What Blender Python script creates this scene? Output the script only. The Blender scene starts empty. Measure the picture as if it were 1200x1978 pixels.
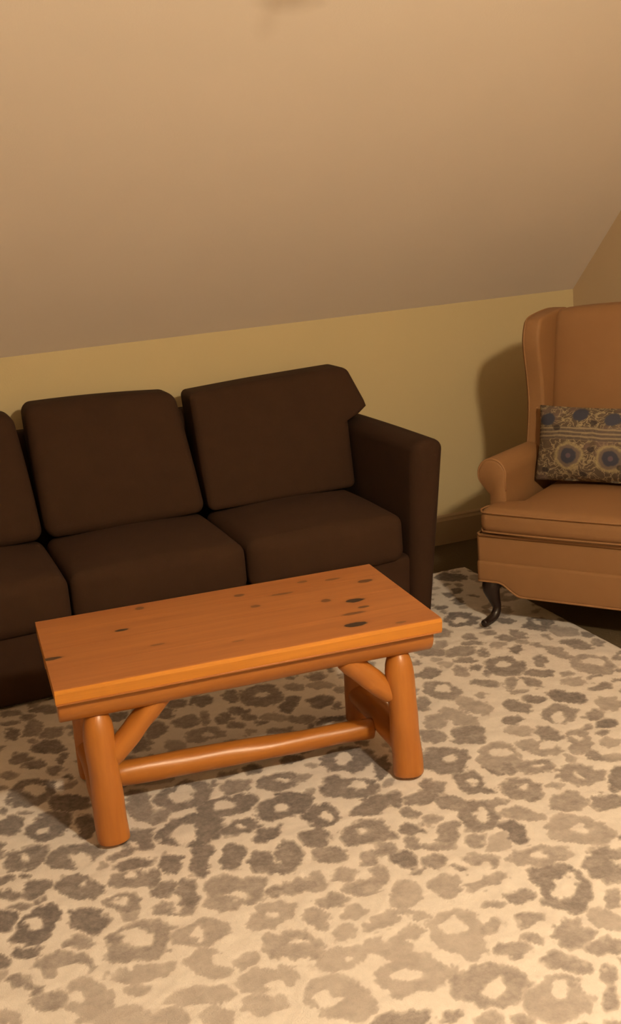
import bpy, bmesh, math, random
import numpy as np
from mathutils import Vector, Matrix, Euler

SC = bpy.context.scene
COL = SC.collection
PI = math.pi
random.seed(4)
RNG = np.random.default_rng(11)

# ------------------------------------------------------------------ camera
def cam_axes(yaw, pitch, roll):
    cy, sy, cp, sp = math.cos(yaw), math.sin(yaw), math.cos(pitch), math.sin(pitch)
    f = Vector((sy * cp, cy * cp, -sp)); r = Vector((cy, -sy, 0)); u = r.cross(f)
    c, s = math.cos(roll), math.sin(roll)
    return c * r + s * u, -s * r + c * u, f
cd = bpy.data.cameras.new('camera'); cam = bpy.data.objects.new('camera', cd); COL.objects.link(cam)
r_, u_, f_ = cam_axes(.3458, .2526, -.0857)
cam.matrix_world = Matrix(((r_.x, u_.x, -f_.x, 0), (r_.y, u_.y, -f_.y, 0), (r_.z, u_.z, -f_.z, 1.5335), (0, 0, 0, 1)))
cd.sensor_fit = 'VERTICAL'; cd.sensor_height = 24.0; cd.lens = 2292.0 / 1978.0 * 24.0
cd.clip_start = .02
SC.camera = cam

# ------------------------------------------------------------------ world, light level
w = bpy.data.worlds.new('night'); SC.world = w; w.use_nodes = True
w.node_tree.nodes['Background'].inputs[0].default_value = (.02, .02, .03, 1)
w.node_tree.nodes['Background'].inputs[1].default_value = .05
LAMP_POS = (1.32, .40, 2.29)
LAMP_COLOR = (1.0, .80, .53)
LAMP_STRENGTH = 900
SC.view_settings.view_transform = 'Standard'; SC.view_settings.look = 'None'
SC.view_settings.gamma = 1.0; SC.view_settings.exposure = 0.0
SC.view_settings.use_curve_mapping = False
SC.cycles.max_bounces = 10; SC.cycles.diffuse_bounces = 6

# ------------------------------------------------------------------ helpers
def tag(o, label=None, cat=None, group=None, kind=None):
    if label: o['label'] = label
    if cat: o['category'] = cat
    if group: o['group'] = group
    if kind: o['kind'] = kind
    return o
def empty(name, loc, rz=0.0):
    o = bpy.data.objects.new(name, None); COL.objects.link(o)
    o.empty_display_size = .1; o.location = loc; o.rotation_euler = (0, 0, rz); return o
def link(name, bm, m, parent=None, smooth=True, mat=None):
    bmesh.ops.recalc_face_normals(bm, faces=bm.faces[:])
    me = bpy.data.meshes.new(name); bm.to_mesh(me); bm.free()
    if smooth: me.polygons.foreach_set('use_smooth', [True] * len(me.polygons))
    if m: me.materials.append(m)
    o = bpy.data.objects.new(name, me); COL.objects.link(o)
    if mat is not None: o.matrix_local = mat
    if parent: o.parent = parent
    return o
def steps(h, r, k, m):
    a = [math.tan(PI / 4 * i / k) for i in range(k + 1)]
    lo = [-h + r - r * t for t in reversed(a)]
    mid = [-(h - r) + 2 * (h - r) * i / m for i in range(1, m)]
    return lo + mid + [-x for x in reversed(lo)]
def rbox_bm(c, s, r, k=3, m=8, bulge=(0, 0, 0), fn=None):
    """Rounded, softly bulging box: centre c, full size s, corner radius r; fn(p)->p bends it."""
    H = [x / 2 for x in s]; r = min(r, min(H) * .98)
    S = [steps(h, r, k, m) for h in H]
    bm = bmesh.new(); cache = {}
    def vert(i, j, l):
        key = (i, j, l)
        if key in cache: return cache[key]
        p = [S[0][i], S[1][j], S[2][l]]
        q = [max(-(H[a] - r), min(H[a] - r, p[a])) for a in range(3)]
        d = Vector([p[a] - q[a] for a in range(3)]); d.normalize()
        P = [q[a] + r * d[a] for a in range(3)]
        n = [P[a] / H[a] for a in range(3)]
        for a in range(3):
            if bulge[a]:
                b, e = (a + 1) % 3, (a + 2) % 3
                P[a] += bulge[a] * n[a] * max(0, 1 - n[b] ** 2) * max(0, 1 - n[e] ** 2)
        v = Vector(P) + Vector(c)
        if fn: v = Vector(fn(v))
        cache[key] = bm.verts.new(v); return cache[key]
    N = [len(x) - 1 for x in S]
    for a in range(3):
        b, e = (a + 1) % 3, (a + 2) % 3
        for side in (0, N[a]):
            for i in range(N[b]):
                for j in range(N[e]):
                    vs = []
                    for (di, dj) in ((0, 0), (1, 0), (1, 1), (0, 1)):
                        idx = [0, 0, 0]; idx[a] = side; idx[b] = i + di; idx[e] = j + dj
                        vs.append(vert(*idx))
                    bm.faces.new(vs)
    return bm
def rbox(name, c, s, r, m_, parent, **kw): return link(name, rbox_bm(c, s, r, **kw), m_, parent)
def tube_bm(pts, rad, seg=10, closed=False, bm=None, cap=True):
    bm = bm or bmesh.new(); P = [Vector(p) for p in pts]; n = len(P)
    R = rad if isinstance(rad, (list, tuple)) else [rad] * n
    rings = []; up = Vector((0, 0, 1)); prev = None
    for i in range(n):
        t = (P[(i + 1) % n] - P[i - 1]) if closed else (P[min(i + 1, n - 1)] - P[max(i - 1, 0)])
        t.normalize()
        if prev is None:
            a = up if abs(t.z) < .9 else Vector((1, 0, 0)); x = t.cross(a).normalized()
        else: x = (prev - t * prev.dot(t)).normalized()
        prev = x; y = t.cross(x)
        rings.append([bm.verts.new(P[i] + R[i] * (math.cos(2 * PI * k / seg) * x + math.sin(2 * PI * k / seg) * y)) for k in range(seg)])
    for i in range(n if closed else n - 1):
        A, B = rings[i], rings[(i + 1) % n]
        for k in range(seg): bm.faces.new((A[k], A[(k + 1) % seg], B[(k + 1) % seg], B[k]))
    if cap and not closed:
        bm.faces.new(rings[0]); bm.faces.new(rings[-1])
    return bm
def spline(pts, n=6, closed=False):
    P = [Vector(p) for p in pts]; out = []; N = len(P)
    for i in range(N if closed else N - 1):
        g = (lambda k: P[k % N]) if closed else (lambda k: P[max(0, min(N - 1, k))])
        a, b, c, d = g(i - 1), g(i), g(i + 1), g(i + 2)
        for j in range(n):
            t = j / n
            out.append(.5 * ((2 * b) + (c - a) * t + (2 * a - 5 * b + 4 * c - d) * t * t + (3 * b - a - 3 * c + d) * t ** 3))
    if not closed: out.append(P[-1].copy())
    return out
def prism_bm(outline, axis, a0, a1, bev=0.0, seg=3):
    """Extrude a closed 2-D outline along an axis ('x','y','z')."""
    bm = bmesh.new()
    def mk(p, t):
        return {'x': (t, p[0], p[1]), 'y': (p[0], t, p[1]), 'z': (p[0], p[1], t)}[axis]
    A = [bm.verts.new(mk(p, a0)) for p in outline]; B = [bm.verts.new(mk(p, a1)) for p in outline]
    n = len(outline); fa = bm.faces.new(A); fb = bm.faces.new(B)
    for i in range(n): bm.faces.new((A[i], A[(i + 1) % n], B[(i + 1) % n], B[i]))
    if bev:
        ed = list(fa.edges) + list(fb.edges)
        bmesh.ops.recalc_face_normals(bm, faces=bm.faces[:])
        bmesh.ops.bevel(bm, geom=ed, offset=bev, segments=seg, affect='EDGES', profile=.5, clamp_overlap=True)
    return bm
def slab_bm(corners, thick):
    """corners: planar polygon; thick: vector of the thickness."""
    bm = bmesh.new(); t = Vector(thick)
    A = [bm.verts.new(c) for c in corners]; B = [bm.verts.new(Vector(c) + t) for c in corners]
    n = len(A); bm.faces.new(A); bm.faces.new(B)
    for i in range(n): bm.faces.new((A[i], A[(i + 1) % n], B[(i + 1) % n], B[i]))
    return bm

# ------------------------------------------------------------------ materials
class NT:
    def __init__(s, name):
        s.m = bpy.data.materials.new(name); s.m.use_nodes = True; s.t = s.m.node_tree
        s.b = s.t.nodes['Principled BSDF']
    def n(s, typ, **kw):
        x = s.t.nodes.new(typ)
        for k, v in kw.items():
            if k.startswith('_'): setattr(x, k[1:], v)
            else: x.inputs[k.replace('__', ' ')].default_value = v
        return x
    def l(s, a, b): s.t.links.new(a, b)
    def math(s, op, a, b=None, clamp=False):
        x = s.t.nodes.new('ShaderNodeMath'); x.operation = op; x.use_clamp = clamp
        for i, v in enumerate((a, b)):
            if v is None: continue
            if isinstance(v, (int, float)): x.inputs[i].default_value = v
            else: s.l(v, x.inputs[i])
        return x.outputs[0]
    def mix(s, f, a, b):
        x = s.t.nodes.new('ShaderNodeMix'); x.data_type = 'RGBA'
        for sock, v in ((x.inputs['Factor'], f), (x.inputs['A'], a), (x.inputs['B'], b)):
            pass
        ins = [i for i in x.inputs if i.enabled]
        for sock, v in zip(ins, (f, a, b)):
            if isinstance(v, (int, float)): sock.default_value = v
            elif isinstance(v, tuple): sock.default_value = (*v, 1)
            else: s.l(v, sock)
        return [o for o in x.outputs if o.enabled][0]
    def ramp(s, f, stops):
        x = s.t.nodes.new('ShaderNodeValToRGB'); e = x.color_ramp.elements
        while len(e) < len(stops): e.new(.5)
        for k, (p, c) in enumerate(stops):
            e[k].position = p; e[k].color = (*c, 1) if len(c) == 3 else c
        s.l(f, x.inputs[0]); return x.outputs[0]
    def coord(s, kind='Object', scale=(1, 1, 1)):
        tc = s.t.nodes.new('ShaderNodeTexCoord'); mp = s.n('ShaderNodeMapping')
        mp.inputs['Scale'].default_value = scale; s.l(tc.outputs[kind], mp.inputs[0]); return mp.outputs[0]
    def noise(s, vec, scale, detail=4, rough=.55, dist=0.0):
        x = s.n('ShaderNodeTexNoise', Scale=scale, Detail=detail, Roughness=rough, Distortion=dist)
        s.l(vec, x.inputs['Vector']); return x.outputs[0]
    def bump(s, h, strength=.2, dist=.01):
        x = s.n('ShaderNodeBump', Strength=strength, Distance=dist); s.l(h, x.inputs['Height'])
        s.l(x.outputs[0], s.b.inputs['Normal'])
    def base(s, c):
        if isinstance(c, tuple): s.b.inputs['Base Color'].default_value = (*c, 1)
        else: s.l(c, s.b.inputs['Base Color'])
    def rough(s, r): s.b.inputs['Roughness'].default_value = r

def mat_paint(name, c, dark_patches=None, bump=.12):
    t = NT(name); v = t.coord(); n = t.noise(v, 2.2, 3)
    c2 = tuple(x * .93 for x in c); col = t.mix(n, c, c2)
    if dark_patches:                                     # soft dark patches on the plaster: (x, y, z, radius, strength)
        tc = t.t.nodes.new('ShaderNodeTexCoord'); wob = t.noise(v, 9, 3)
        for (x, y, z, rx, ry, k) in dark_patches:
            mp = t.n('ShaderNodeMapping'); mp.inputs['Location'].default_value = (-x / rx, -y / ry, -z / ry)
            mp.inputs['Scale'].default_value = (1 / rx, 1 / ry, 1 / ry); t.l(tc.outputs['Object'], mp.inputs[0])
            ln = t.n('ShaderNodeVectorMath', _operation='LENGTH'); t.l(mp.outputs[0], ln.inputs[0])
            d = t.math('ADD', ln.outputs['Value'], t.math('MULTIPLY', t.math('SUBTRACT', wob, .5), 1.0))
            f = t.math('MULTIPLY', t.math('SUBTRACT', 1.25, d, True), k, True)
            col = t.mix(f, col, (.30, .22, .14))
    t.base(col); t.rough(.75); t.bump(t.noise(v, 160, 3), bump, .004); return t.m

def mat_fabric(name, c, c2, weave=420, sheen=0.0, rough=.95):
    t = NT(name); v = t.coord(); n = t.noise(v, 14, 5); n2 = t.noise(v, weave, 2)
    col = t.mix(t.math('ADD', t.math('MULTIPLY', n, .6), t.math('MULTIPLY', n2, .4)), c, c2)
    t.base(col); t.rough(rough); t.b.inputs['Specular IOR Level'].default_value = .2
    t.b.inputs['Sheen Weight'].default_value = sheen
    t.bump(n2, .25, .002); return t.m

def mat_wood(name, axis, c_lo, c_hi, knots=(), rough=.38, coat=.2):
    """Pine with grain along an object axis; knots = (x, y, rx, ry, darkness) in object x/y (tabletop) ."""
    t = NT(name)
    sc = {'x': (1.3, 22, 22), 'z': (16, 16, 1.2)}[axis]
    v = t.coord('Object', sc); g = t.noise(v, 1.6, 6, .6, .6); fine = t.noise(v, 7, 4, .6)
    big = t.noise(t.coord('Object', (.8, 5, 5) if axis == 'x' else (5, 5, .8)), 1.5, 2)
    f = t.math('ADD', t.math('MULTIPLY', g, .6), t.math('MULTIPLY', fine, .25)); f = t.math('ADD', f, t.math('MULTIPLY', big, .3))
    col = t.ramp(f, [(.36, c_lo), (.60, tuple((a + b) / 2 for a, b in zip(c_lo, c_hi))), (.82, c_hi)])
    if knots:
        raw = t.coord('Object'); wob = t.noise(raw, 45, 3)
        sep = t.n('ShaderNodeSeparateXYZ'); t.l(raw, sep.inputs[0])
        for (x, y, rx, ry, k) in knots:
            dx = t.math('DIVIDE', t.math('SUBTRACT', sep.outputs[0], x), rx)
            dy = t.math('DIVIDE', t.math('SUBTRACT', sep.outputs[1], y), ry)
            d = t.math('SQRT', t.math('ADD', t.math('MULTIPLY', dx, dx), t.math('MULTIPLY', dy, dy)))
            d = t.math('ADD', d, t.math('MULTIPLY', t.math('SUBTRACT', wob, .5), .9))
            halo = t.math('MULTIPLY', t.math('SUBTRACT', 1.9, d, True), .35 * k, True)
            col = t.mix(halo, col, tuple(x_ * .55 for x_ in c_lo))
            core = t.math('MULTIPLY', t.math('MULTIPLY', t.math('SUBTRACT', 1.2, d), 4.0, True), k, True)
            col = t.mix(core, col, (.030, .012, .005))
    t.base(col); t.rough(rough); t.b.inputs['Coat Weight'].default_value = coat; t.b.inputs['Coat Roughness'].default_value = .3
    t.bump(f, .12, .003); return t.m

def mat_simple(name, c, rough=.5, c2=None, scale=8, bump=0.0, spec=None):
    t = NT(name); v = t.coord(); n = t.noise(v, scale, 4)
    t.base(t.mix(n, c, c2 or tuple(x * .8 for x in c))); t.rough(rough)
    if spec is not None: t.b.inputs['Specular IOR Level'].default_value = spec
    if bump: t.bump(n, bump, .004)
    return t.m

def mat_rug():
    t = NT('rug_pile'); at = t.n('ShaderNodeAttribute'); at.attribute_name = 'pattern'
    v = t.coord(); sp = t.noise(v, 70, 5, .7); blot = t.noise(v, 26, 4, .6); tuft = t.noise(v, 320, 2)
    cream = t.mix(blot, CREAM, tuple(x * .86 for x in CREAM))
    cream = t.mix(t.math('MULTIPLY', t.math('SUBTRACT', sp, .45, True), 1.2, True), cream, tuple(x * .72 for x in CREAM))
    inside = t.math('GREATER_THAN', at.outputs['Fac'], .02)
    f = t.math('MULTIPLY', at.outputs['Fac'], t.math('ADD', .45, t.math('MULTIPLY', sp, 1.1)))
    f = t.math('ADD', f, t.math('MULTIPLY', t.math('MULTIPLY', t.math('SUBTRACT', blot, .5), .5), inside))
    spot = t.ramp(f, [(0, SPOT[0]), (.35, SPOT[1]), (.7, SPOT[2]), (1, SPOT[3])])
    mask = t.math('MULTIPLY', at.outputs['Fac'], 5.5, True)
    t.base(t.mix(mask, cream, spot)); t.rough(1.0); t.b.inputs['Specular IOR Level'].default_value = .05
    t.b.inputs['Sheen Weight'].default_value = .1
    t.bump(t.math('ADD', t.math('MULTIPLY', tuft, .6), t.math('MULTIPLY', sp, .6)), .5, .006); return t.m

CREAM = (.80, .75, .715)
SPOT = [(.60, .55, .52), (.455, .41, .385), (.265, .235, .225), (.155, .137, .137)]
M_SLOPE = mat_paint('ceiling_paint', (.77, .68, .60), [(1.33, 3.495, 2.115, .11, .045, .38), (1.275, 3.54, 2.075, .04, .07, .12)])
M_WALL = mat_paint('cream_wall_paint', (.585, .485, .275))
M_GABLE = mat_paint('gable_wall_paint', (.60, .47, .31))
M_TRIM = mat_simple('tan_trim_paint', (.40, .29, .17), .5)
M_CARPET = mat_simple('brown_carpet', (.12, .088, .05), 1.0, (.085, .063, .036), 90, .6, .05)
M_SOFA = mat_fabric('dark_brown_upholstery', (.052, .025, .013), (.030, .0145, .008))
M_SOFA2 = mat_fabric('dark_brown_frame_upholstery', (.044, .021, .011), (.027, .0125, .007))
M_FOOT = mat_simple('black_plastic', (.015, .012, .01), .5)
M_CHAIR = mat_fabric('tan_upholstery', (.285, .150, .066), (.235, .122, .053), 500, 0, .55)
M_WELT = mat_fabric('tan_welting', (.31, .165, .075), (.25, .13, .058), 500, 0, .5)
M_DARKWOOD = mat_simple('dark_mahogany', (.016, .006, .004), .4, (.010, .004, .003), 30)
WLO, WHI = (.33, .105, .023), (.49, .185, .044)
KN = [(.35, -.026, .025, .014, 1), (.355, -.089, .016, .008, .7), (.312, -.125, .030, .009, .6), (.288, -.21, .029, .015, 1),
      (-.287, .075, .018, .008, 1), (-.211, .233, .012, .012, .6), (.435, .123, .022, .012, .7), (.355, .190, .022, .008, .5),
      (.27, .215, .014, .009, .5), (.073, .193, .014, .012, .55), (.09, .074, .013, .011, .5), (.187, .139, .030, .008, .5),
      (.28, .015, .013, .012, .6), (-.217, -.088, .018, .006, .45), (-.49, -.05, .03, .010, .9), (-.02, -.17, .014, .005, .35), (.40, -.255, .014, .006, .5)]
M_TOP = mat_wood('varnished_pine_boards', 'x', WLO, WHI, KN)
M_LIT_EDGE = mat_wood('lit_pine_edge', 'x', (.46, .168, .017), (.68, .27, .028), (), .30)  # brighter copy of the pine, front-edge gloss painted into its colour
M_LOG = mat_wood('varnished_pine_log', 'z', (.345, .115, .017), (.495, .187, .029))
M_RUG = mat_rug()

# ------------------------------------------------------------------ room shell
XL, XR, YF, YB, ZK, ZC = -2.3, 3.025, -1.5, 4.66, 1.068, 2.40
YS = YB - (ZC - ZK) / .9
def struct(name, bm, m, smooth=False): return tag(link(name, bm, m, None, smooth), kind='structure')
struct('floor', slab_bm([(XL, YF, 0), (XR, YF, 0), (XR, YB, 0), (XL, YB, 0)], (0, 0, -.1)), M_CARPET)
struct('wall_back', slab_bm([(XL, YB, 0), (XR, YB, 0), (XR, YB, ZK), (XL, YB, ZK)], (0, .1, 0)), M_WALL)
ceil = bmesh.new()
prof = [(YB, ZK), (YS, ZC), (YF, ZC), (YF, ZC + .1), (YS + .05, ZC + .1), (YB + .1, ZK + .06), (YB + .1, ZK)]
struct('ceiling', prism_bm(prof, 'x', XL, XR), M_SLOPE)
gab = [(YF, 0), (YB, 0), (YB, ZK), (YS, ZC), (YF, ZC)]
struct('wall_right', prism_bm(gab, 'x', XR, XR + .1), M_GABLE)
struct('wall_left', prism_bm(gab, 'x', XL - .1, XL), M_GABLE)
struct('wall_front', slab_bm([(XL, YF, 0), (XR, YF, 0), (XR, YF, ZC), (XL, YF, ZC)], (0, -.1, 0)), M_WALL)
def bb_prof(y, s): return [(y, 0), (y + s * .016, 0), (y + s * .016, .108), (y + s * .011, .118), (y + s * .011, .126), (y + s * .004, .133), (y, .133)]
struct('baseboard_back', prism_bm(bb_prof(YB, -1), 'x', XL, XR), M_TRIM)
struct('baseboard_right', prism_bm(bb_prof(XR, -1), 'y', YF, YB - .016), M_TRIM)

# ------------------------------------------------------------------ ceiling lamp (behind the camera)
lamp = tag(empty('ceiling_lamp', (LAMP_POS[0], LAMP_POS[1], ZC)), 'round white globe lamp on the flat ceiling above the rug', 'lamp')
def lathe_bm(prof, seg=28):
    bm = bmesh.new(); rings = []
    for (r, z) in prof:
        rings.append([bm.verts.new((r * math.cos(2 * PI * k / seg), r * math.sin(2 * PI * k / seg), z)) for k in range(seg)])
    for A, B in zip(rings, rings[1:]):
        for k in range(seg): bm.faces.new((A[k], A[(k + 1) % seg], B[(k + 1) % seg], B[k]))
    bm.faces.new(rings[0]); bm.faces.new(rings[-1]); return bm
link('canopy', lathe_bm([(.07, 0), (.07, -.012), (.055, -.022), (.02, -.026)]), mat_simple('lamp_metal', (.5, .42, .3), .3), lamp)
tl = NT('lamp_glass'); tl.b.inputs['Emission Color'].default_value = (*LAMP_COLOR, 1); tl.b.inputs['Emission Strength'].default_value = LAMP_STRENGTH
tl.base((.8, .8, .8))
zc = LAMP_POS[2] - ZC
link('globe', lathe_bm([(.085 * math.sin(a), zc + .085 * math.cos(a)) for a in [PI * (i + .25) / 14.5 for i in range(15)]]), tl.m, lamp)

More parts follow.
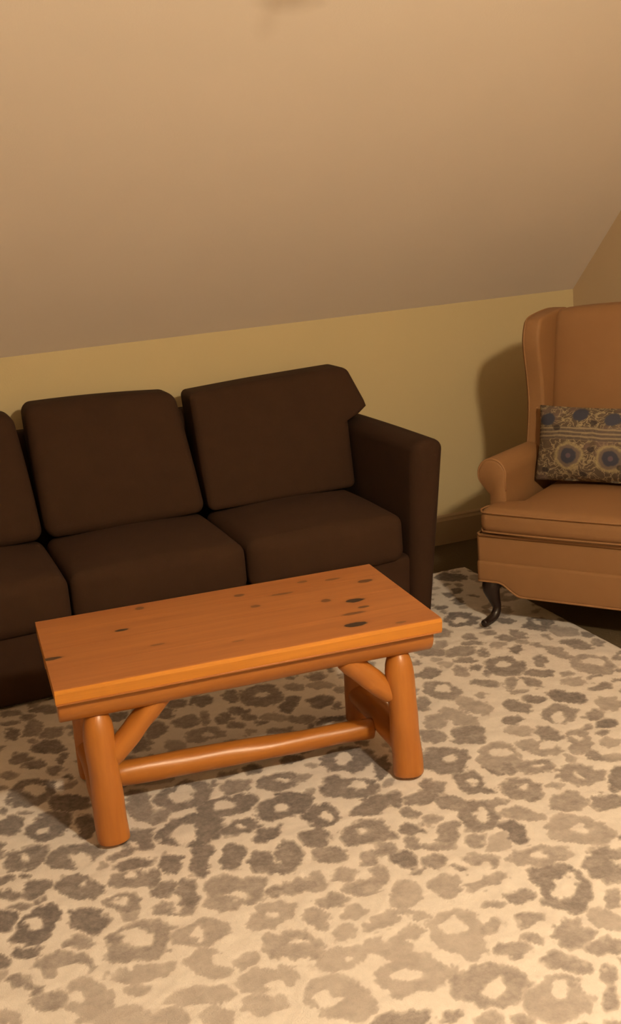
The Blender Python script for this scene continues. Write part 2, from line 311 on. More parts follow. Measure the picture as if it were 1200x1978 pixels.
# ------------------------------------------------------------------ leopard rug: print, with some shade in its tones, worked out per tuft as a point attribute
RX0, RX1, RY0, RY1, STEP, RH = -1.40, 2.21, 1.48, 4.28, .006, .012
def vnoise(x, y, f, seed):
    g = np.random.default_rng(seed).random((256, 256)); x = x * f + 50; y = y * f + 50
    xi, yi = np.floor(x).astype(int), np.floor(y).astype(int); fx, fy = x - xi, y - yi
    fx = fx * fx * (3 - 2 * fx); fy = fy * fy * (3 - 2 * fy)
    a = g[xi % 256, yi % 256]; b = g[(xi + 1) % 256, yi % 256]; c = g[xi % 256, (yi + 1) % 256]; d = g[(xi + 1) % 256, (yi + 1) % 256]
    return (a * (1 - fx) + b * fx) * (1 - fy) + (c * (1 - fx) + d * fx) * fy
SPOTS = """156 2478 62 38 10 -62 90 147 2480 19 -10 -3 -23;
76 2536 34 18 7 -43 90;
118 2378 36 -1 0 -22 90;
264 2444 28 -47 -19 -39 80;
226 2370 35 -9 -2 -22 50;
187 2297 61 -32 -9 -51 50 192 2260 30 -16 -5 -29;
94 2270 28 -25 -7 -30 60 85 2257 14 -7 -2 -14;
58 2386 14 -7 -5 -39 80;
128 2198 36 -7 -2 -35 50;
206 2158 45 -23 -13 -70 35 182 2180 19 -10 -4 -20;
45 2173 29 -25 -6 -24 35;
350 2308 80 -3 -6 -71 55 346 2321 27 -14 -7 -32;
333 2194 73 -15 -4 -29 35;
308 2145 33 -7 -2 -21 35;
259 2051 74 -11 -4 -48 25;
449 2395 51 -18 -6 -29 60 461 2403 13 -7 -5 -18;
552 2354 37 -32 -11 -29 50;
638 2262 64 21 -2 -46 38 647 2259 11 -6 -5 -15;
485 2269 61 -16 -11 -54 42 481 2271 15 -8 -8 -28;
465 2155 35 -50 -23 -40 33 497 2148 26 -13 -5 -17;
539 2124 25 -1 -4 -28 35;
415 2059 64 -23 -8 -35 30 394 2022 21 -11 -4 -14;
347 2023 37 -8 -4 -28 35;
430 1981 36 -13 -7 -30 30;
555 2047 66 -4 -7 -40 30 562 2025 17 -9 -6 -17;
525 1975 43 -15 -9 -34 30;
641 2135 58 -42 -20 -47 42 651 2144 16 -8 -4 -12;
722 2201 26 -25 -15 -29 40;
774 2243 34 -9 -7 -22 45;
806 2185 21 -12 -12 -29 30;
758 2129 26 -7 -9 -27 30;
722 2046 68 -6 -11 -43 30 733 2044 9 -5 -5 -11;
846 2126 50 10 -4 -27 35;
924 2104 18 -10 -12 -24 30;
902 2138 35 -19 -5 -11 33;
830 2037 41 -35 -18 -31 30 845 2064 10 -5 -6 -13;
880 2052 20 -10 -14 -28 30;
974 2018 50 -49 -43 -64 30 981 2036 22 -12 -16 -30;
1047 1990 33 -2 -9 -24 42;
982 1953 21 -11 -26 -47 30;
826 1928 61 -32 -31 -64 35 822 1923 26 -14 -9 -19;
893 1908 15 -24 -15 -17 40;
667 1928 51 -59 -37 -58 33 641 1933 18 -10 -12 -29;
750 1816 53 -5 -9 -31 60;
825 1781 25 1 -4 -15 55;
949 1827 72 -38 -33 -59 50 949 1818 18 -9 -16 -28;
1091 2058 27 -14 -9 -15 45;
1141 1978 30 -8 -12 -24 55;
1231 1996 44 -24 -13 -20 55;
1103 1915 25 -14 -9 -15 50;
1040 1902 43 -9 -8 -19 50;
1193 1898 17 -32 -41 -41 50 1229 1918 10 -5 -10 -16;
1223 1825 37 -20 -18 -26 50;
1277 1899 19 -36 -27 -26 35;
1120 1821 27 -41 -23 -24 50;
1044 1724 54 -28 -38 -60 40 1059 1748 16 -8 -14 -21;
1163 1742 6 -21 -25 -19 50;
1133 1682 16 -8 -19 -28 60;
893 1738 26 -13 -12 -21 45;
953 1707 24 -12 -12 -20 50;
1101 1620 17 -9 -8 -12 40;
153 2982 42 10 2 -59 80;
248 2919 58 2 -3 -72 85 234 2908 15 -8 -3 -17;
337 2878 25 -14 -12 -66 85;
167 2793 57 12 2 -58 75 167 2796 12 -7 -3 -21;
279 2742 73 1 -3 -62 75 289 2714 24 -13 -6 -32;
446 2733 45 -16 -11 -57 75 430 2720 13 -7 -5 -23;
392 2685 33 6 -1 -20 70;
406 2623 49 -9 -4 -27 80;
392 2555 59 -19 -7 -39 60 395 2577 11 -6 -3 -14;
109 2715 22 -4 -1 -20 75;
157 2699 12 -6 -2 -17 75;
167 2638 35 9 2 -36 80;
106 2638 29 -10 -2 -21 75;
261 2594 55 -41 -11 -49 75 282 2598 9 -5 -3 -14;
349 2471 41 -22 -8 -36 60 340 2478 17 -9 -3 -15;
343 2416 19 -10 -6 -29 40;
115 2867 17 -10 -4 -37 70;
579 2718 82 -20 -16 -79 85 558 2700 24 -13 -14 -51;
701 2663 57 0 -8 -42 80 698 2668 13 -7 -4 -13;
749 2601 45 7 -5 -32 85;
695 2793 85 -14 -14 -64 80 694 2803 25 -14 -8 -25;
833 2717 74 -12 -19 -73 85 832 2712 19 -11 -9 -26;
490 2587 18 -45 -19 -29 80;
559 2565 22 -29 -33 -75 80;
635 2539 20 -26 -27 -56 75;
692 2484 27 -15 -15 -45 70;
762 2485 29 -16 -23 -63 70;
720 2431 40 -22 -9 -26 70;
448 2472 26 -5 -4 -29 70;
494 2443 22 -12 -14 -51 70;
479 2487 42 -11 -2 -13 65;
597 2391 59 -58 -23 -54 50 593 2367 26 -14 -6 -18;
638 2401 28 -28 -17 -39 55;
684 2349 18 -10 -9 -24 60;
731 2338 32 -17 -12 -32 55;
443 2545 15 -8 -11 -45 70;
908 2615 50 -18 -21 -61 80 912 2613 16 -9 -9 -22;
1038 2606 60 13 -11 -46 75;
1099 2596 21 -12 -19 -40 75;
853 2526 37 -20 -18 -47 75;
971 2488 63 -7 -19 -60 65 971 2497 13 -7 -7 -16;
1017 2448 13 -8 -9 -20 65;
848 2432 40 -22 -16 -39 60;
1105 2521 21 -12 -11 -24 60;
1080 2450 26 -15 -14 -30 70;
1136 2462 19 -11 -15 -30 50;
1148 2389 23 -13 -22 -42 60;
1050 2390 18 -26 -13 -19 55;
1098 2347 35 -20 -9 -17 55;
927 2370 22 -12 -15 -34 50;
975 2388 17 -33 -18 -25 55;
1002 2333 25 -27 -21 -35 75;
1067 2284 30 -17 -18 -34 60;
851 2337 31 -6 -8 -25 45;
864 2265 37 -20 -15 -35 45;
920 2289 14 -25 -29 -40 50;
776 2335 24 -13 -14 -37 40;
777 2251 33 -8 -9 -30 50;
940 2195 38 3 -13 -51 35;
1034 2177 28 -29 -26 -40 40;
1217 2437 11 -6 -15 -27 60;
1251 2418 47 -27 -38 -68 65 1260 2421 17 -10 -15 -27;
1349 2368 42 -35 -20 -30 45;
1287 2313 6 -58 -26 -22 80;
1234 2277 26 -14 -19 -33 35;
1431 2244 56 -65 -43 -54 40 1431 2244 19 -11 -12 -18;
1286 2189 67 -24 -22 -40 45 1289 2187 15 -8 -10 -16;
1403 2081 33 -51 -53 -58 60 1426 2073 18 -10 -13 -18;
1261 2049 25 -91 -55 -49 65 1268 2050 22 -12 -27 -42;
1159 2226 36 -29 -18 -29 50 1149 2208 17 -9 -8 -14;
1128 2146 59 5 -9 -27 45;
1155 2060 24 -19 -14 -22 60;
1336 1955 16 -8 -23 -33 50;
1189 2323 24 -13 -14 -25 55;
1413 2973 25 -34 -24 -40 45;
1356 2896 32 -29 -25 -45 60;
1451 2843 44 -26 -29 -54 65;
1317 2736 62 -37 -39 -75 70 1330 2742 16 -10 -10 -20;
1459 2677 34 -62 -55 -74 45 1473 2687 25 -15 -14 -25;
1400 2616 8 -31 -13 -15 65;
1443 2607 17 -10 -18 -31 60;
1319 2590 33 -40 -31 -48 70 1321 2583 9 -6 -8 -15;
1337 2527 15 -19 -12 -18 70;
1216 2617 18 -40 -26 -35 65;
1168 2573 48 -8 -13 -33 65;
1229 2507 30 -48 -24 -34 60;
1311 2459 43 -8 -10 -22 55;
1417 2488 38 -40 -37 -53 60 1426 2498 12 -7 -10 -17;
1609 2862 25 -23 -15 -24 70;
1586 2794 33 -20 -19 -33 40;
1649 2728 29 -40 -28 -38 65;
1580 2672 42 -55 -26 -36 45 1606 2672 20 -12 -10 -17;
1699 2646 -1 -61 -52 -44 50 1704 2667 12 -7 -11 -17;
1834 2704 34 -12 -15 -24 80;
1786 2653 17 -10 -11 -17 65;
1764 2596 24 -14 -19 -27 40;
1682 2545 11 -34 -16 -17 60;
1622 2566 11 -20 -16 -19 40;
1718 2513 24 -14 -16 -23 40;
1514 2577 44 -26 -22 -36 55 1526 2576 10 -6 -5 -8;
1588 2478 47 -41 -38 -52 55 1581 2475 7 -4 -14 -22;
1487 2371 45 -26 -29 -45 50;
1658 2410 19 -11 -43 -61 75;
1564 2321 33 -19 -23 -33 60;
1911 3336 20 -13 -22 -37 75;
1800 3238 49 -50 -47 -75 70 1801 3248 21 -14 -16 -27;
1920 3203 13 -32 -27 -35 65;
1869 3126 41 -34 -16 -25 70;
2009 3239 16 -71 -26 -30 50;
2103 3274 38 -54 -25 -35 65;
2176 3243 11 -31 -21 -25 60;
2050 3093 52 -54 -46 -64 50 2065 3110 28 -18 -17 -26;
1802 3073 13 -49 -20 -24 65;
1940 3071 16 -10 -14 -21 50;
1920 3009 38 -24 -18 -28 40;
1964 2933 37 -5 -18 -31 65;
1835 2920 43 -53 -27 -37 80;
1738 2958 21 -26 -17 -25 70;
1672 2945 22 -46 -26 -35 65;
1734 3044 30 -19 -10 -17 50;
1911 2815 31 -19 -30 -43 40;
1745 2830 49 -30 -35 -55 60 1734 2807 20 -12 -19 -30;
1837 2769 33 -20 -18 -27 60;
1647 3485 39 -25 -19 -39 65;
1706 3522 21 -14 -16 -31 45;
1767 3622 28 -19 -24 -46 60;
1830 3537 24 -16 -15 -27 60;
1810 3478 38 -25 -12 -22 65;
1737 3427 60 -21 -21 -43 60;
1797 3376 13 -9 -21 -37 60;
1710 3350 32 -21 -13 -24 65;
1567 3415 15 -10 -12 -25 60;
1558 3314 37 -8 -19 -44 65;
1641 3356 23 -15 -13 -24 40;
1660 3275 26 -16 -21 -39 55;
1716 3276 14 -9 -13 -23 75;
1720 3216 14 -9 -11 -19 65;
1676 3148 36 -36 -19 -32 60;
1745 3110 22 -14 -19 -32 55;
1531 3162 44 -62 -37 -62 60 1544 3177 22 -14 -13 -26;
1624 3071 20 -13 -10 -17 40;
1429 3103 22 -14 -24 -49 60;
1565 3011 31 -63 -32 -45 40;
1485 2971 31 -75 -29 -40 40;
1933 3457 30 -20 -15 -26 65;
1876 3416 21 -14 -15 -25 45;
2085 4181 52 -37 -28 -55 85;
1982 3991 20 -14 -14 -28 85;
2038 4014 20 -14 -18 -34 85;
1973 3901 23 -16 -23 -43 85;
1880 3871 23 -16 -13 -26 80;
1889 3714 51 -34 -36 -68 90 1879 3707 28 -19 -13 -24;
2015 3609 13 -36 -18 -26 80;
2095 3510 46 -31 -36 -59 80 2098 3533 14 -9 -14 -23;
1986 3470 4 -44 -18 -21 60;
2134 3402 40 -44 -26 -38 45;
1989 3337 12 -32 -14 -19 50;
233 3576 22 -13 -7 -52 75;
300 3593 27 -16 -10 -73 60;
350 3519 40 4 -2 -36 60;
322 3422 50 -18 -7 -57 80;
235 3394 32 -11 -4 -37 70;
270 3323 28 -16 -5 -35 70;
315 3251 25 -14 -5 -31 65;
348 3315 14 -8 -7 -42 70;
340 3178 9 -5 -3 -20 90;
230 3146 72 -11 -5 -78 80 239 3158 32 -19 -5 -32;
187 3296 28 -16 -3 -28 50;
315 3033 54 -31 -9 -51 85;
277 2971 38 -22 -5 -29 80;
364 3714 43 -27 -6 -39 65;
251 3745 40 -25 -4 -30 60;
146 3077 13 -7 -3 -24 70;
755 3520 33 -20 -10 -37 65;
704 3472 29 -18 -11 -44 70;
835 3509 37 -4 -11 -50 70;
925 3487 27 -17 -15 -49 65;
912 3363 29 -18 -8 -27 65;
741 3374 38 -8 -11 -50 60;
803 3367 17 -11 -15 -53 55;
855 3331 28 -17 -13 -41 65;
646 3370 40 11 -5 -53 65;
580 3297 31 -18 -13 -57 65;
767 3255 61 -13 -11 -51 50 779 3239 17 -10 -5 -18;
670 3223 33 -20 -10 -38 40;
686 3154 46 3 -4 -28 60;
569 3528 21 -13 -7 -32 70;
1016 3440 62 -38 -30 -88 65 1025 3439 18 -11 -7 -20;
927 3354 17 -11 -10 -30 70;
933 3296 23 -14 -9 -26 65;
1073 3324 36 9 -11 -54 75;
1171 3296 34 -21 -18 -45 75;
1233 3490 30 -19 -13 -33 60;
1138 3452 32 -20 -12 -33 50;
1216 3418 35 -22 -13 -32 45;
1251 3347 20 -13 -13 -31 50;
1146 3534 18 -11 -8 -21 60;
1056 3208 38 -35 -13 -31 55;
999 3264 34 -21 -12 -33 45;
1140 3152 46 -3 -8 -25 85;
977 3153 43 -10 -7 -25 60;
1072 3138 14 -8 -9 -24 60;
1204 3233 14 -9 -12 -29 70;
507 2894 50 -54 -26 -80 65 538 2919 16 -9 -14 -58;
608 2911 81 -6 -13 -80 75 609 2918 28 -16 -12 -44;
750 2890 42 -7 -8 -36 65;
863 2856 55 -13 -17 -59 75 878 2854 23 -13 -3 -9;
930 2838 33 -8 -9 -29 55;
948 2961 43 -10 -8 -28 85;
1078 2877 81 -12 -24 -73 80 1069 2886 17 -10 -14 -33;
1144 2790 22 -13 -31 -68 80;
1024 2722 73 -42 -25 -59 75 1049 2727 18 -11 -12 -27;
823 2961 23 -14 -10 -30 80"""
spots = [[float(v) / 1000 for v in s.split()] for s in SPOTS.split(';')]  # tone values hold some shade; spots beside front left table leg paint its shadow
# rosettes on the parts of the rug outside the view, laid out as loose rows like the rest
rr = random.Random(9)
def free_at(x, y, rad):
    for s in spots:
        if math.hypot(s[0] - x, s[1] - y) < rad + max(math.hypot(s[2], s[3]), math.hypot(s[4], s[5])) * .9: return False
    return True
for i in range(9000):
    x, y = rr.uniform(RX0, RX1), rr.uniform(RY0, RY1)
    big = i < 4000; R = rr.uniform(.055, .085) if big else rr.uniform(.018, .035)
    if not free_at(x, y, R): continue
    a = rr.uniform(0, PI); k = rr.uniform(.55, .8)
    s = [x, y, R * math.cos(a), R * math.sin(a), -R * k * math.sin(a), R * k * math.cos(a), rr.uniform(.035, .07) / 1.0]
    if big and rr.random() < .6: s += [x + rr.uniform(-.02, .02), y + rr.uniform(-.015, .015), R * .3, 0, 0, R * .22]
    spots.append(s)
nx, ny = int((RX1 - RX0) / STEP) + 1, int((RY1 - RY0) / STEP) + 1
gx, gy = np.meshgrid(np.linspace(RX0, RX1, nx), np.linspace(RY0, RY1, ny))
wx = gx + .022 * (vnoise(gx, gy, 22, 1) - .5) + .018 * (vnoise(gx, gy, 62, 2) - .5) + .008 * (vnoise(gx, gy, 160, 12) - .5)
wy = gy + .022 * (vnoise(gx, gy, 22, 3) - .5) + .018 * (vnoise(gx, gy, 62, 4) - .5) + .008 * (vnoise(gx, gy, 160, 14) - .5)
pat = np.zeros_like(gx)
def ell(X, Y, s):
    det = s[2] * s[5] - s[3] * s[4]; dx, dy = X - s[0], Y - s[1]
    a = (dx * s[5] - dy * s[4]) / det; b = (dy * s[2] - dx * s[3]) / det
    return np.sqrt(a * a + b * b), math.sqrt(abs(det))
for s in spots:
    R = math.hypot(s[2], s[3]) + math.hypot(s[4], s[5]) + .04
    i0, i1 = max(0, int((s[1] - R - RY0) / STEP)), min(ny, int((s[1] + R - RY0) / STEP) + 2)
    j0, j1 = max(0, int((s[0] - R - RX0) / STEP)), min(nx, int((s[0] + R - RX0) / STEP) + 2)
    if i1 <= i0 or j1 <= j0: continue
    X, Y = wx[i0:i1, j0:j1], wy[i0:i1, j0:j1]
    q, m = ell(X, Y, s); v = np.clip((.98 - q) * m / .008 + .5, 0, 1)
    if len(s) > 7:
        q, m = ell(X, Y, [s[7], s[8], s[9], s[10], s[11], s[12]]); v *= np.clip((q - 1.05) * m / .008 + .5, 0, 1)
    d = s[6] * 10
    pat[i0:i1, j0:j1] = np.maximum(pat[i0:i1, j0:j1], v * d)
gz = RH - .004 + .004 * vnoise(gx, gy, 30, 6) - .0012 * np.clip(pat * 4, 0, 1) + .0015 * vnoise(gx, gy, 120, 7)
ex = np.minimum(np.minimum(gx - RX0, RX1 - gx), np.minimum(gy - RY0, RY1 - gy))
gz *= np.clip(.35 + ex / .018 * .65, 0, 1)
V = np.stack([gx, gy, gz], -1).reshape(-1, 3)
I = np.arange(nx * ny).reshape(ny, nx)
F = np.stack([I[:-1, :-1], I[:-1, 1:], I[1:, 1:], I[1:, :-1]], -1).reshape(-1, 4)
loop = np.concatenate([I[0, :], I[1:, -1], I[-1, -2::-1], I[-2:0:-1, 0]])
n0 = len(V); base = V[loop].copy(); base[:, 2] = 0.0; V = np.concatenate([V, base])
k = np.arange(len(loop)); k2 = (k + 1) % len(loop)
F = np.concatenate([F, np.stack([loop[k2], loop[k], n0 + k, n0 + k2], -1)])
me = bpy.data.meshes.new('area_rug'); me.vertices.add(len(V)); me.vertices.foreach_set('co', V.astype(np.float32).ravel())
me.loops.add(F.size); me.loops.foreach_set('vertex_index', F.astype(np.int32).ravel())
me.polygons.add(len(F)); me.polygons.foreach_set('loop_start', np.arange(0, F.size, 4, dtype=np.int32))
me.polygons.foreach_set('use_smooth', np.ones(len(F), dtype=bool))
me.update(calc_edges=True)
at = me.attributes.new('pattern', 'FLOAT', 'POINT')
at.data.foreach_set('value', np.concatenate([pat.ravel(), np.zeros(len(base))]).astype(np.float32))
me.materials.append(M_RUG)
rug = bpy.data.objects.new('area_rug', me); COL.objects.link(rug)
tag(rug, 'large cream rug with grey brown leopard spots on the floor', 'rug')

# ------------------------------------------------------------------ sofa
SX, SWID = .50, .61                       # seam between first and second seat, seat width
SY0, SY1 = 3.745, 4.60
sofa = tag(empty('sofa', (SX + SWID / 2, (SY0 + SY1) / 2, 0)), 'long dark brown fabric sofa with three seat cushions along the cream wall', 'sofa')
so = Vector(sofa.location)
X0 = SX - SWID; X3 = SX + 2 * SWID + .01
def L(p): return (p[0] - so.x, p[1] - so.y, p[2] - so.z)
def sofabox(name, lo, hi, r, mt, **kw):
    fn = kw.pop('fn', None)
    c = [(a + b) / 2 for a, b in zip(lo, hi)]; s = [b - a for a, b in zip(lo, hi)]
    return rbox(name, c, s, r, mt, sofa, fn=(lambda p: L(fn(p))) if fn else L, **kw)
sofabox('base', (X0 - .02, SY0 + .03, .02), (X3 + .02, SY1, .27), .02, M_SOFA2, m=4)
sofabox('back_frame', (X0 - .05, 4.43, .10), (X3 + .05, 4.57, .80), .05, M_SOFA2, m=5, fn=lambda p: Vector((p.x, p.y + .05 * (p.z - .1) / .7, p.z)))
def arm(name, x_in, sgn):
    def fn(p):
        k = p.z / .69; t = (p.x - x_in) * sgn            # 0 inner .. .1 outer; flares outward as it rises
        x = x_in + sgn * (t * (.80 + .50 * k) + .045 * k)
        return Vector((x, p.y, p.z))
    lo = (min(x_in, x_in + sgn * .1), SY0 - .005, .018); hi = (max(x_in, x_in + sgn * .1), SY1 - .03, .69)
    return sofabox(name, lo, hi, .042, M_SOFA2, m=6, k=4, bulge=(.006, .004, .004), fn=fn)
arm('arm', X3 - .02, 1); arm('arm', X0 + .01, -1)
for i in range(3):
    a, b = X0 + i * SWID + .004, X0 + (i + 1) * SWID - .004
    if i == 2: b -= .012
    def fn(p, a=a, b=b):
        u = (p.x - a) / (b - a) * 2 - 1
        f = max(0.0, (3.80 - p.y) / .06)
        return Vector((p.x, p.y + .012 * f * abs(u) ** 3, p.z))
    sofabox('seat_cushion', (a, SY0 - .005, .262), (b, 4.30, .435), .04, M_SOFA, m=10, k=4, bulge=(.004, .014, .036), fn=fn)
for i in range(3):
    a, b = X0 + i * SWID + .006, X0 + (i + 1) * SWID - .006
    if i == 2: b -= .03
    mid = (a + b) / 2
    def edge(z):                                          # right outline of the right cushion: its ear lies over the arm
        if z < .695: return 1.716 + .028 * max(0, z - .45) / .245
        if z < .715: return 1.744 + (1.815 - 1.744) * (z - .695) / .02
        if z < .735: return 1.815 + .022 * (z - .715) / .02
        return 1.837 - .062 * (z - .735) / .175
    def fn(p, a=a, b=b, mid=mid, i=i):
        t = (p.z - .45) / .46; x = p.x; e = (x - mid) / (b - mid)
        if i == 2 and e > 0: x = mid + (edge(p.z) - mid) * e
        else: x = mid + (p.x - mid) * (1 - .055 * max(0, t) ** 1.5) - (.012 * t if i < 2 else 0)
        z = p.z - (.012 * t * e if i < 2 else -.013 * t * e)
        return Vector((x, p.y + .40 * (p.z - .45), z))
    if i == 2:
        bm = rbox_bm([(a + b) / 2, 4.285, .667], [b - a, .17, .440], .024, k=4, m=18, bulge=(.001, .03, .003), fn=lambda p: L(fn(p)))
    else:
        bm = rbox_bm([(a + b) / 2, 4.285, .673], [b - a, .17, .452], .040, k=4, m=12, bulge=(.003, .03, .010), fn=lambda p: L(fn(p)))
    link('back_cushion', bm, M_SOFA, sofa)
for x in (X0 + .03, X3 - .03):
    for y in (SY0 + .09, SY1 - .06):
        rbox('foot', L((x, y, .018 + (.007 if y < 4 else 0))), (.05, .05, .036 - (.014 if y < 4 else 0)), .006, M_FOOT, sofa, m=2, k=1)

# ------------------------------------------------------------------ log coffee table
TAB = (.8098, 2.9638, 0); TYAW = -.0644; TL, TD, TH, TT = 1.0076, .5639, .46, .0405
G = RH + .002                                # top of the rug pile under the feet
table = tag(empty('coffee_table', (TAB[0], TAB[1], G), TYAW), 'rustic varnished pine coffee table with round log legs on the leopard rug', 'table')
top = link('tabletop', rbox_bm((0, 0, TH - TT + .0025 - G), (TL - .004, TD - .004, .005), .001, k=1, m=1), M_TOP, table)
def plank(y0, y1):
    R = .010; s = .0007; z1 = TH - G; z0 = TH - TT - G
    y0o, y1o = abs(y0 + TD / 2) < 1e-6, abs(y1 - TD / 2) < 1e-6
    r0, r1 = (R if y0o else s), (R if y1o else s); pts = []
    for (cy, cz, r, a0) in ((y1 - r1, z1 - r1, r1, 0), (y0 + r0, z1 - r0, r0, PI / 2), (y0 + r0, z0 + r0 * .6, r0 * .6, PI), (y1 - r1, z0 + r1 * .6, r1 * .6, 1.5 * PI)):
        for k in range(4):
            a = a0 + PI / 2 * k / 3
            pts.append((cy + r * math.cos(a), cz + r * math.sin(a)))
    return prism_bm(pts, 'x', -TL / 2, TL / 2, .005, 3)
ys = [-TD / 2, -.135, .012, .152, TD / 2]
for a, b in zip(ys, ys[1:]):
    o = link('plank', plank(a, b), M_TOP, top)
    o.data.polygons.foreach_set('use_smooth', [False] * len(o.data.polygons))
    o.data.materials.append(M_LIT_EDGE)           # outer edges: lamp gloss put into a brighter wood colour
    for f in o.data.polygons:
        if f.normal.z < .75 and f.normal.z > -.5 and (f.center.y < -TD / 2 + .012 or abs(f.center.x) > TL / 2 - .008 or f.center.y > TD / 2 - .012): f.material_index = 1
bpy.context.view_layer.update()
def log(name, p0, p1, r0, r1, dome0=0, dome1=0, wob=.0011, seg=22, n=22, seed=0, parent=table, flat=None):
    p0, p1 = Vector(p0), Vector(p1); d = p1 - p0; Ln = d.length
    rg = random.Random(seed); ph = [rg.uniform(0, 6.28) for _ in range(6)]
    bm = bmesh.new(); rings = []
    ts = [0]
    for k in range(n + 1): ts.append(k / n)
    zs = []
    for k in range(1, 7):
        if dome0: zs.append((dome0 * (1 - math.cos(PI / 2 * k / 6)), .28 + .72 * math.sin(PI / 2 * k / 6)))
    if not dome0: zs += [(0, .965), (.003, 1.0)]
    lo = zs[-1][0]; hi = Ln - (dome1 if dome1 else .003)
    for k in range(1, n): zs.append((lo + (hi - lo) * k / n, 1.0))
    if dome1:
        for k in range(6, 0, -1): zs.append((Ln - dome1 * (1 - math.cos(PI / 2 * k / 6)), .28 + .72 * math.sin(PI / 2 * k / 6)))
    else: zs += [(hi, 1.0), (Ln, .965)]
    for (z, f) in zs:
        t = z / Ln; r = (r0 + (r1 - r0) * t); ring = []
        for k in range(seg):
            a = 2 * PI * k / seg
            w = wob * (math.sin(7 * t + ph[0] + 2 * a) + .7 * math.sin(13 * t + ph[1] - a) + .5 * math.sin(21 * t + ph[2] + 3 * a))
            ring.append(bm.verts.new(((r + w) * f * math.cos(a), (r + w) * f * math.sin(a), z - Ln / 2)))
        rings.append(ring)
    for A, B in zip(rings, rings[1:]):
        for k in range(seg): bm.faces.new((A[k], A[(k + 1) % seg], B[(k + 1) % seg], B[k]))
    bm.faces.new(rings[0]); bm.faces.new(rings[-1])
    q = d.to_track_quat('Z', 'Y'); M = Matrix.Translation((p0 + p1) / 2) @ q.to_matrix().to_4x4()
    if flat is not None:                      # saw the log flat above a table-space height
        inv = M.inverted()
        for v in bm.verts:
            w = M @ v.co
            if w.z > flat: w.z = flat; v.co = inv @ w
    return link(name, bm, M_LOG, parent, True, M)
LEGS = {}
i = 0
for sx, ax in ((-1, -.408), (1, .402)):
    for sy in (-1, 1):
        i += 1
        log('leg', (ax + (.004 if sx > 0 else 0) - .008 * (sx > 0), -.238 if sy < 0 else .158, .0048), (ax, -.205 if sy < 0 else .172, .368 - G), .0405, .039, 0, .078, seed=i)
for sy in (-1, 1):
    log('rail', (-.499, -.209 if sy < 0 else .172, .406 - G), (.487, -.209 if sy < 0 else .172, .406 - G), .0525, .050, wob=.0011, seed=20 + sy, flat=TH - TT - G)
for sy in (-1, 1):
    yb = -.209 if sy < 0 else .165
    log('brace', (-.392, yb, .222 - G), (-.225, yb + .006, .385 - G), .0285, .030, .012, .012, wob=.0011, seed=30 + sy)
    log('brace', (.380, yb + .004, .240 - G), (.246, yb + .006, .372 - G), .031, .030, .012, .012, wob=.0011, seed=40 + sy)
for sx, ax in ((-1, -.408), (1, .402)):
    log('end_stretcher', (ax, -.225, .103 - G), (ax, .160, .103 - G), .039, .037, wob=.0011, seed=50 + sx)
log('long_stretcher', (-.385, -.05, .105 - G), (.370, -.05, .080 - G), .035, .030, .008, .008, wob=.0014, seed=61)

# ------------------------------------------------------------------ wing chair
CW, CD_ = .74, .66
CA = math.radians(-55)
CO = Vector((1.93, 3.63, 0)); CU = Vector((math.cos(CA), math.sin(CA), 0)); CV = Vector((-math.sin(CA), math.cos(CA), 0))
cc = CO + CU * (CW / 2) + CV * (CD_ / 2)
chair = tag(empty('wing_chair', cc, CA), 'tan upholstered wing chair with rolled arms standing in the corner', 'armchair')
def K(p): return (p[0] - CW / 2, p[1] - CD_ / 2, p[2])
def chairbox(name, lo, hi, r, mt=None, parent=None, **kw):
    fn = kw.pop('fn', None); c = [(a + b) / 2 for a, b in zip(lo, hi)]; s = [b - a for a, b in zip(lo, hi)]
    return rbox(name, c, s, r, mt or M_CHAIR, parent or chair, fn=(lambda p: K(fn(Vector(p)))) if fn else K, **kw)
def welt(parent, pts, r=.0045, closed=False):
    return link('welting', tube_bm([K(p) for p in pts], r, 8, closed), M_WELT, parent)
# apron with the scalloped lower edge
def apron_low(u):
    t = min(u, CW - u)
    if t < .075: return .176
    if t > .165: return .130
    s = (t - .075) / .09; return .176 - .046 * (s * s * (3 - 2 * s))
us = [CW * i / 74 for i in range(75)]
def apron_bm(zt, zlow, v0, v1, ins=0.0):
    bm = bmesh.new(); cols = []
    for u in us:
        lo = zlow(u) if callable(zlow) else zlow
        ring = []
        for (v, z) in ((v1, zt), (v0 + .006, zt), (v0 + .0015, zt - .004), (v0, zt - .012), (v0, (zt + lo) / 2), (v0, lo + .012), (v0 + .0015, lo + .004), (v0 + .006, lo), (v1, lo)):
            ring.append(bm.verts.new(K((u, v, z))))
        cols.append(ring)
    n = len(cols[0])
    for A, B in zip(cols, cols[1:]):
        for k in range(n): bm.faces.new((A[k], A[(k + 1) % n], B[(k + 1) % n], B[k]))
    bm.faces.new(cols[0]); bm.faces.new(cols[-1]); return bm
seat = chairbox('seat_base', (.004, .03, .18), (CW - .004, CD_, .345), .012, m=3, k=2)
up = link('apron', apron_bm(.347, .243, 0.0, .06), M_CHAIR, seat)
lw = link('apron', apron_bm(.252, apron_low, -.008, .05), M_CHAIR, seat)
welt(seat, [(0.0, .3, .349), (0.0, .01, .349), (.01, -.002, .349), (CW - .01, -.002, .349), (CW, .01, .349), (CW, .3, .349)], .0055)
welt(seat, [(u, -.006, apron_low(u) + .002) for u in us], .004)
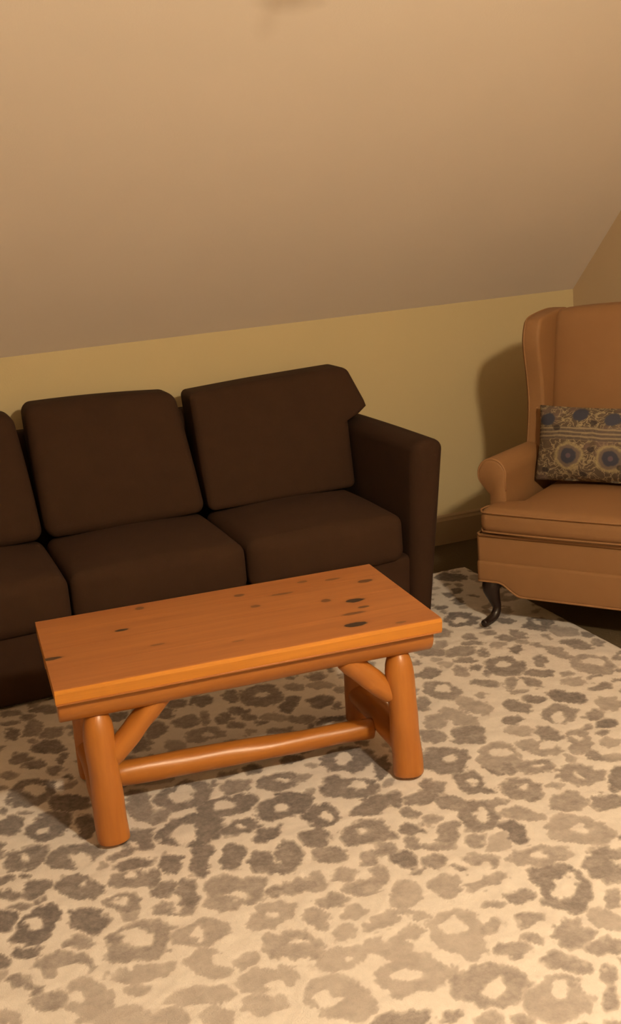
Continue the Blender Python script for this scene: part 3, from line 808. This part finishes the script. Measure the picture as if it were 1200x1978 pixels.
# T-shaped seat cushion
def cush_fn(p):
    u, v, z = p
    if v > .10:
        s = min(1, (v - .10) / .03); k = (u - CW / 2) / (CW / 2); u = CW / 2 + k * (CW / 2 - .10 * s)
    bow = -.012 * (1 - ((p[0] - CW / 2) / (CW / 2)) ** 2) * max(0, 1 - v / .2)
    return Vector((u, v + bow, z))
cu = chairbox('seat_cushion', (.012, -.012, .354), (CW - .012, .545, .447), .036, m=18, k=4, bulge=(.002, .003, .020), fn=cush_fn)
cu['label'] = 'loose tan seat cushion'
for z, o in ((.436, .004), (.366, .003)):
    pts = [cush_fn(Vector((.012 - o * .2 + (0 if i else .02), v, z))) for i, v in enumerate((.095, .06, .02))]
    pts += [cush_fn(Vector((u, -.012 - o * .3 + .010 * (abs((u - CW / 2) / (CW / 2)) ** 14), z))) for u in [.03 + (CW - .06) * i / 24 for i in range(25)]]
    pts += [cush_fn(Vector((CW - .012, v, z))) for v in (.02, .06, .095)]
    welt(cu, pts, .0035)
# backrest: inside back leaning away, crest slightly arched
def back_fn(p):
    u, v, z = p; t = max(0, (z - .40) / .66)
    return Vector((u, v + .115 * t, z + .022 * (1 - ((u - CW / 2) / .37) ** 2) * t ** 3))
chairbox('backrest', (.045, .49, .20), (CW - .045, .625, 1.062), .045, m=10, k=4, bulge=(0, .034, .004), fn=back_fn)
# wings: side outline in (v, z), extruded across u and softly rounded
WOUT = [(.66, .35), (.40, .35), (.405, .50), (.430, .575), (.452, .66), (.462, .75), (.454, .84), (.440, .915), (.434, .975), (.448, 1.025), (.475, 1.055), (.56, 1.066), (.66, 1.070), (.735, 1.064), (.745, 1.0), (.70, .66)]
def wing(u0, u1):
    o = [(p.x, p.y) for p in spline([(v, z, 0) for v, z in WOUT], 5, True)]
    bm = prism_bm(o, 'x', u0 - CW / 2, u1 - CW / 2, .026, 5)
    for v in bm.verts: v.co.y -= CD_ / 2
    return bm
for s in (-1, 1):
    (a, b) = (.0, .072) if s < 0 else (CW - .072, CW)
    wg = link('wing', wing(a, b), M_CHAIR, chair)
    uo = .012 if s < 0 else CW - .012
    crest = spline([(uo, v, z) for v, z in WOUT[3:14]], 5)
    welt(wg, [(p.x, p.y - .001, p.z + .001) for p in crest], .003)
# rolled arms
for s in (-1, 1):
    m = (lambda u: u) if s < 0 else (lambda u: CW - u)
    def roll(u, v, z): return (m(u), v, z)
    bm = bmesh.new(); rings = []
    prof = []
    for k in range(26):
        a = math.radians(-15 + 220 * k / 25)          # from the inner side over the top to the outer side
        prof.append((.021 + .054 * math.cos(a), .548 + .057 * math.sin(a)))
    prof = [(.074, .350), (.074, .44), (.074, .49)] + prof + [(.012, .475), (.010, .44), (.010, .35)]
    stations = [(.093, .90), (.095, .96), (.102, 1.0)] + [(.11 + .045 * k, 1.0) for k in range(11)]
    for (v, f) in stations:
        dz = -.012 * max(0, (v - .15)) / .4
        rings.append([bm.verts.new(K(roll(.045 + (u - .045) * f, v, .45 + (z - .45) * f + dz))) for u, z in prof])
    n = len(prof)
    for A, B in zip(rings, rings[1:]):
        for k in range(n - 1): bm.faces.new((A[k], A[k + 1], B[k + 1], B[k]))
        bm.faces.new((A[-1], A[0], B[0], B[-1]))
    bm.faces.new(rings[0]); bm.faces.new(rings[-1])
    ar = link('arm', bm, M_CHAIR, chair)
    welt(ar, [roll(.045 + (u - .045) * .985, .098, .45 + (z - .45) * .985) for u, z in prof[2:-2]], .0042)
# legs
def cabriole(m, lift):
    pts = spline([(m(.052), .055, .20), (m(.044), .040, .165), (m(.036), .022, .135), (m(.042), .026, .095), (m(.050), .032, .055), (m(.046), .018, .028), (m(.036), -.012, .016), (m(.030), -.040, .0145)], 5)
    rad = [.036, .040, .034, .023, .0155, .0165, .0150, .012]
    R = []
    for i in range(len(rad) - 1):
        for j in range(5): R.append(rad[i] + (rad[i + 1] - rad[i]) * j / 5)
    R.append(rad[-1])
    return tube_bm([K((p.x, p.y, p.z + lift)) for p in pts], R, 14)
for m in (lambda u: u, lambda u: CW - u):
    link('leg', cabriole(m, RH + .002 if m(0) == 0 else .001), M_DARKWOOD, chair)['label'] = 'dark cabriole front leg'
    link('leg', tube_bm([K((m(.06), .60, .19)), K((m(.057), .62, .10)), K((m(.05), .66, .006))], [.024, .021, .016], 10), M_DARKWOOD, chair)['label'] = 'dark rear leg'

# ------------------------------------------------------------------ cushion on the chair
def mat_print():
    t = NT('printed_cotton'); v = t.coord('Object', (1, 1, 1))
    sep = t.n('ShaderNodeSeparateXYZ'); t.l(v, sep.inputs[0]); X, Z = sep.outputs[0], sep.outputs[2]
    wob = t.noise(v, 28, 4, .6); wob2 = t.noise(v, 9, 2)
    # fine curling vines
    vor = t.n('ShaderNodeTexVoronoi', Scale=34.0, _feature='DISTANCE_TO_EDGE')
    nz = t.n('ShaderNodeTexNoise', Scale=22.0, Detail=3.0); t.l(v, nz.inputs[0])
    mixv = t.n('ShaderNodeVectorMath', _operation='MULTIPLY_ADD'); t.l(nz.outputs[1], mixv.inputs[0]); mixv.inputs[1].default_value = (.10, .10, .10); t.l(v, mixv.inputs[2])
    mp = t.n('ShaderNodeMapping'); mp.inputs['Scale'].default_value = (.55, 1, 1.4); t.l(mixv.outputs[0], mp.inputs[0]); t.l(mp.outputs[0], vor.inputs['Vector'])
    vine = t.math('SUBTRACT', 1, t.math('MULTIPLY', vor.outputs['Distance'], 10.0), True)
    ground = t.mix(t.noise(v, 60, 3), (.075, .056, .046), (.13, .098, .068))
    col = t.mix(t.math('MULTIPLY', vine, t.math('ADD', .35, wob), True), ground, (.36, .29, .17))
    col = t.mix(t.math('MULTIPLY', t.math('SUBTRACT', wob2, .52, True), 5, True), col, (.17, .115, .10))
    def disc(x, z, rx, rz, c, k=1.0, soft=4):
        nonlocal col
        dx = t.math('DIVIDE', t.math('SUBTRACT', X, x), rx); dz = t.math('DIVIDE', t.math('SUBTRACT', Z, z), rz)
        d = t.math('SQRT', t.math('ADD', t.math('MULTIPLY', dx, dx), t.math('MULTIPLY', dz, dz)))
        d = t.math('ADD', d, t.math('MULTIPLY', t.math('SUBTRACT', wob, .5), .6))
        col = t.mix(t.math('MULTIPLY', t.math('MULTIPLY', t.math('SUBTRACT', 1, d), soft, True), k, True), col, c)
    # striped border across the middle
    band = t.math('ADD', t.math('SUBTRACT', Z, .035), t.math('MULTIPLY', t.math('SUBTRACT', wob2, .5), .02))
    f = t.math('SUBTRACT', 1, t.math('DIVIDE', t.math('ABSOLUTE', band), .026), True)
    st = t.math('SINE', t.math('MULTIPLY', band, 420))
    col = t.mix(t.math('MULTIPLY', t.math('MULTIPLY', f, 6, True), .8), col, t.mix(t.math('MULTIPLY', st, 2, True), (.10, .08, .07), (.27, .215, .14)))
    navy = (.050, .052, .075)
    for (x, z) in ((-.105, -.045), (.055, -.05), (.20, -.045)):
        disc(x, z, .062, .052, (.33, .27, .15), .75, 6); disc(x, z, .05, .042, (.13, .10, .09), .9, 6)
        disc(x, z, .034, .030, navy, 1, 6); disc(x, z, .012, .011, (.13, .09, .11), .8)
    for (x, z) in ((-.205, .085), (-.075, .105), (.05, .09), (.17, .10)):
        disc(x, z, .034, .026, navy, 1, 5)
    for (x, z) in ((-.02, -.02), (.09, -.08), (-.20, -.10), (-.05, -.11), (-.16, .055), (-.02, .075), (.11, .07)):
        disc(x, z, .016, .011, (.035, .028, .03), .8)
    t.base(col); t.rough(.9); t.b.inputs['Specular IOR Level'].default_value = .15; t.bump(t.noise(v, 300, 2), .2, .002); return t.m
M_PRINT = mat_print()
PW, PH, PT = .505, .280, .13
bm = bmesh.new(); N1, N2 = 40, 26
def pil(i, j, s):
    x, z = 2 * i / N1 - 1, 2 * j / N2 - 1
    t = (max(0, 1 - abs(x) ** 2.6) * max(0, 1 - abs(z) ** 2.4)) ** .55
    k = 1 - .035 * (1 - z * z) * abs(x) ** 3; k2 = 1 - .05 * (1 - x * x) * abs(z) ** 3
    wr = .0035 * math.sin(9 * x + 4 * z) * (1 - abs(t)) * (1 if s > 0 else -1)
    return (x * PW / 2 * k, s * (PT / 2 * t + .0012) + wr, z * PH / 2 * k2)
g = {}
for s in (-1, 1):
    for i in range(N1 + 1):
        for j in range(N2 + 1):
            g[s, i, j] = bm.verts.new(pil(i, j, s))
    for i in range(N1):
        for j in range(N2): bm.faces.new([g[s, i, j], g[s, i + 1, j], g[s, i + 1, j + 1], g[s, i, j + 1]])
rim = [(i, 0) for i in range(N1)] + [(N1, j) for j in range(N2)] + [(i, N2) for i in range(N1, 0, -1)] + [(0, j) for j in range(N2, 0, -1)]
for k in range(len(rim)):
    a, b = rim[k], rim[(k + 1) % len(rim)]
    bm.faces.new([g[-1, a[0], a[1]], g[-1, b[0], b[1]], g[1, b[0], b[1]], g[1, a[0], a[1]]])
pc = CO + CU * .330 + CV * .378
PM = Matrix.Translation((pc.x, pc.y, .607)) @ Matrix.Rotation(CA, 4, 'Z') @ Matrix.Rotation(math.radians(-16), 4, 'X')
pil_o = link('throw_pillow', bm, M_PRINT, None, True, PM)
tag(pil_o, 'oblong throw pillow with dark floral and paisley print on the tan chair', 'pillow')
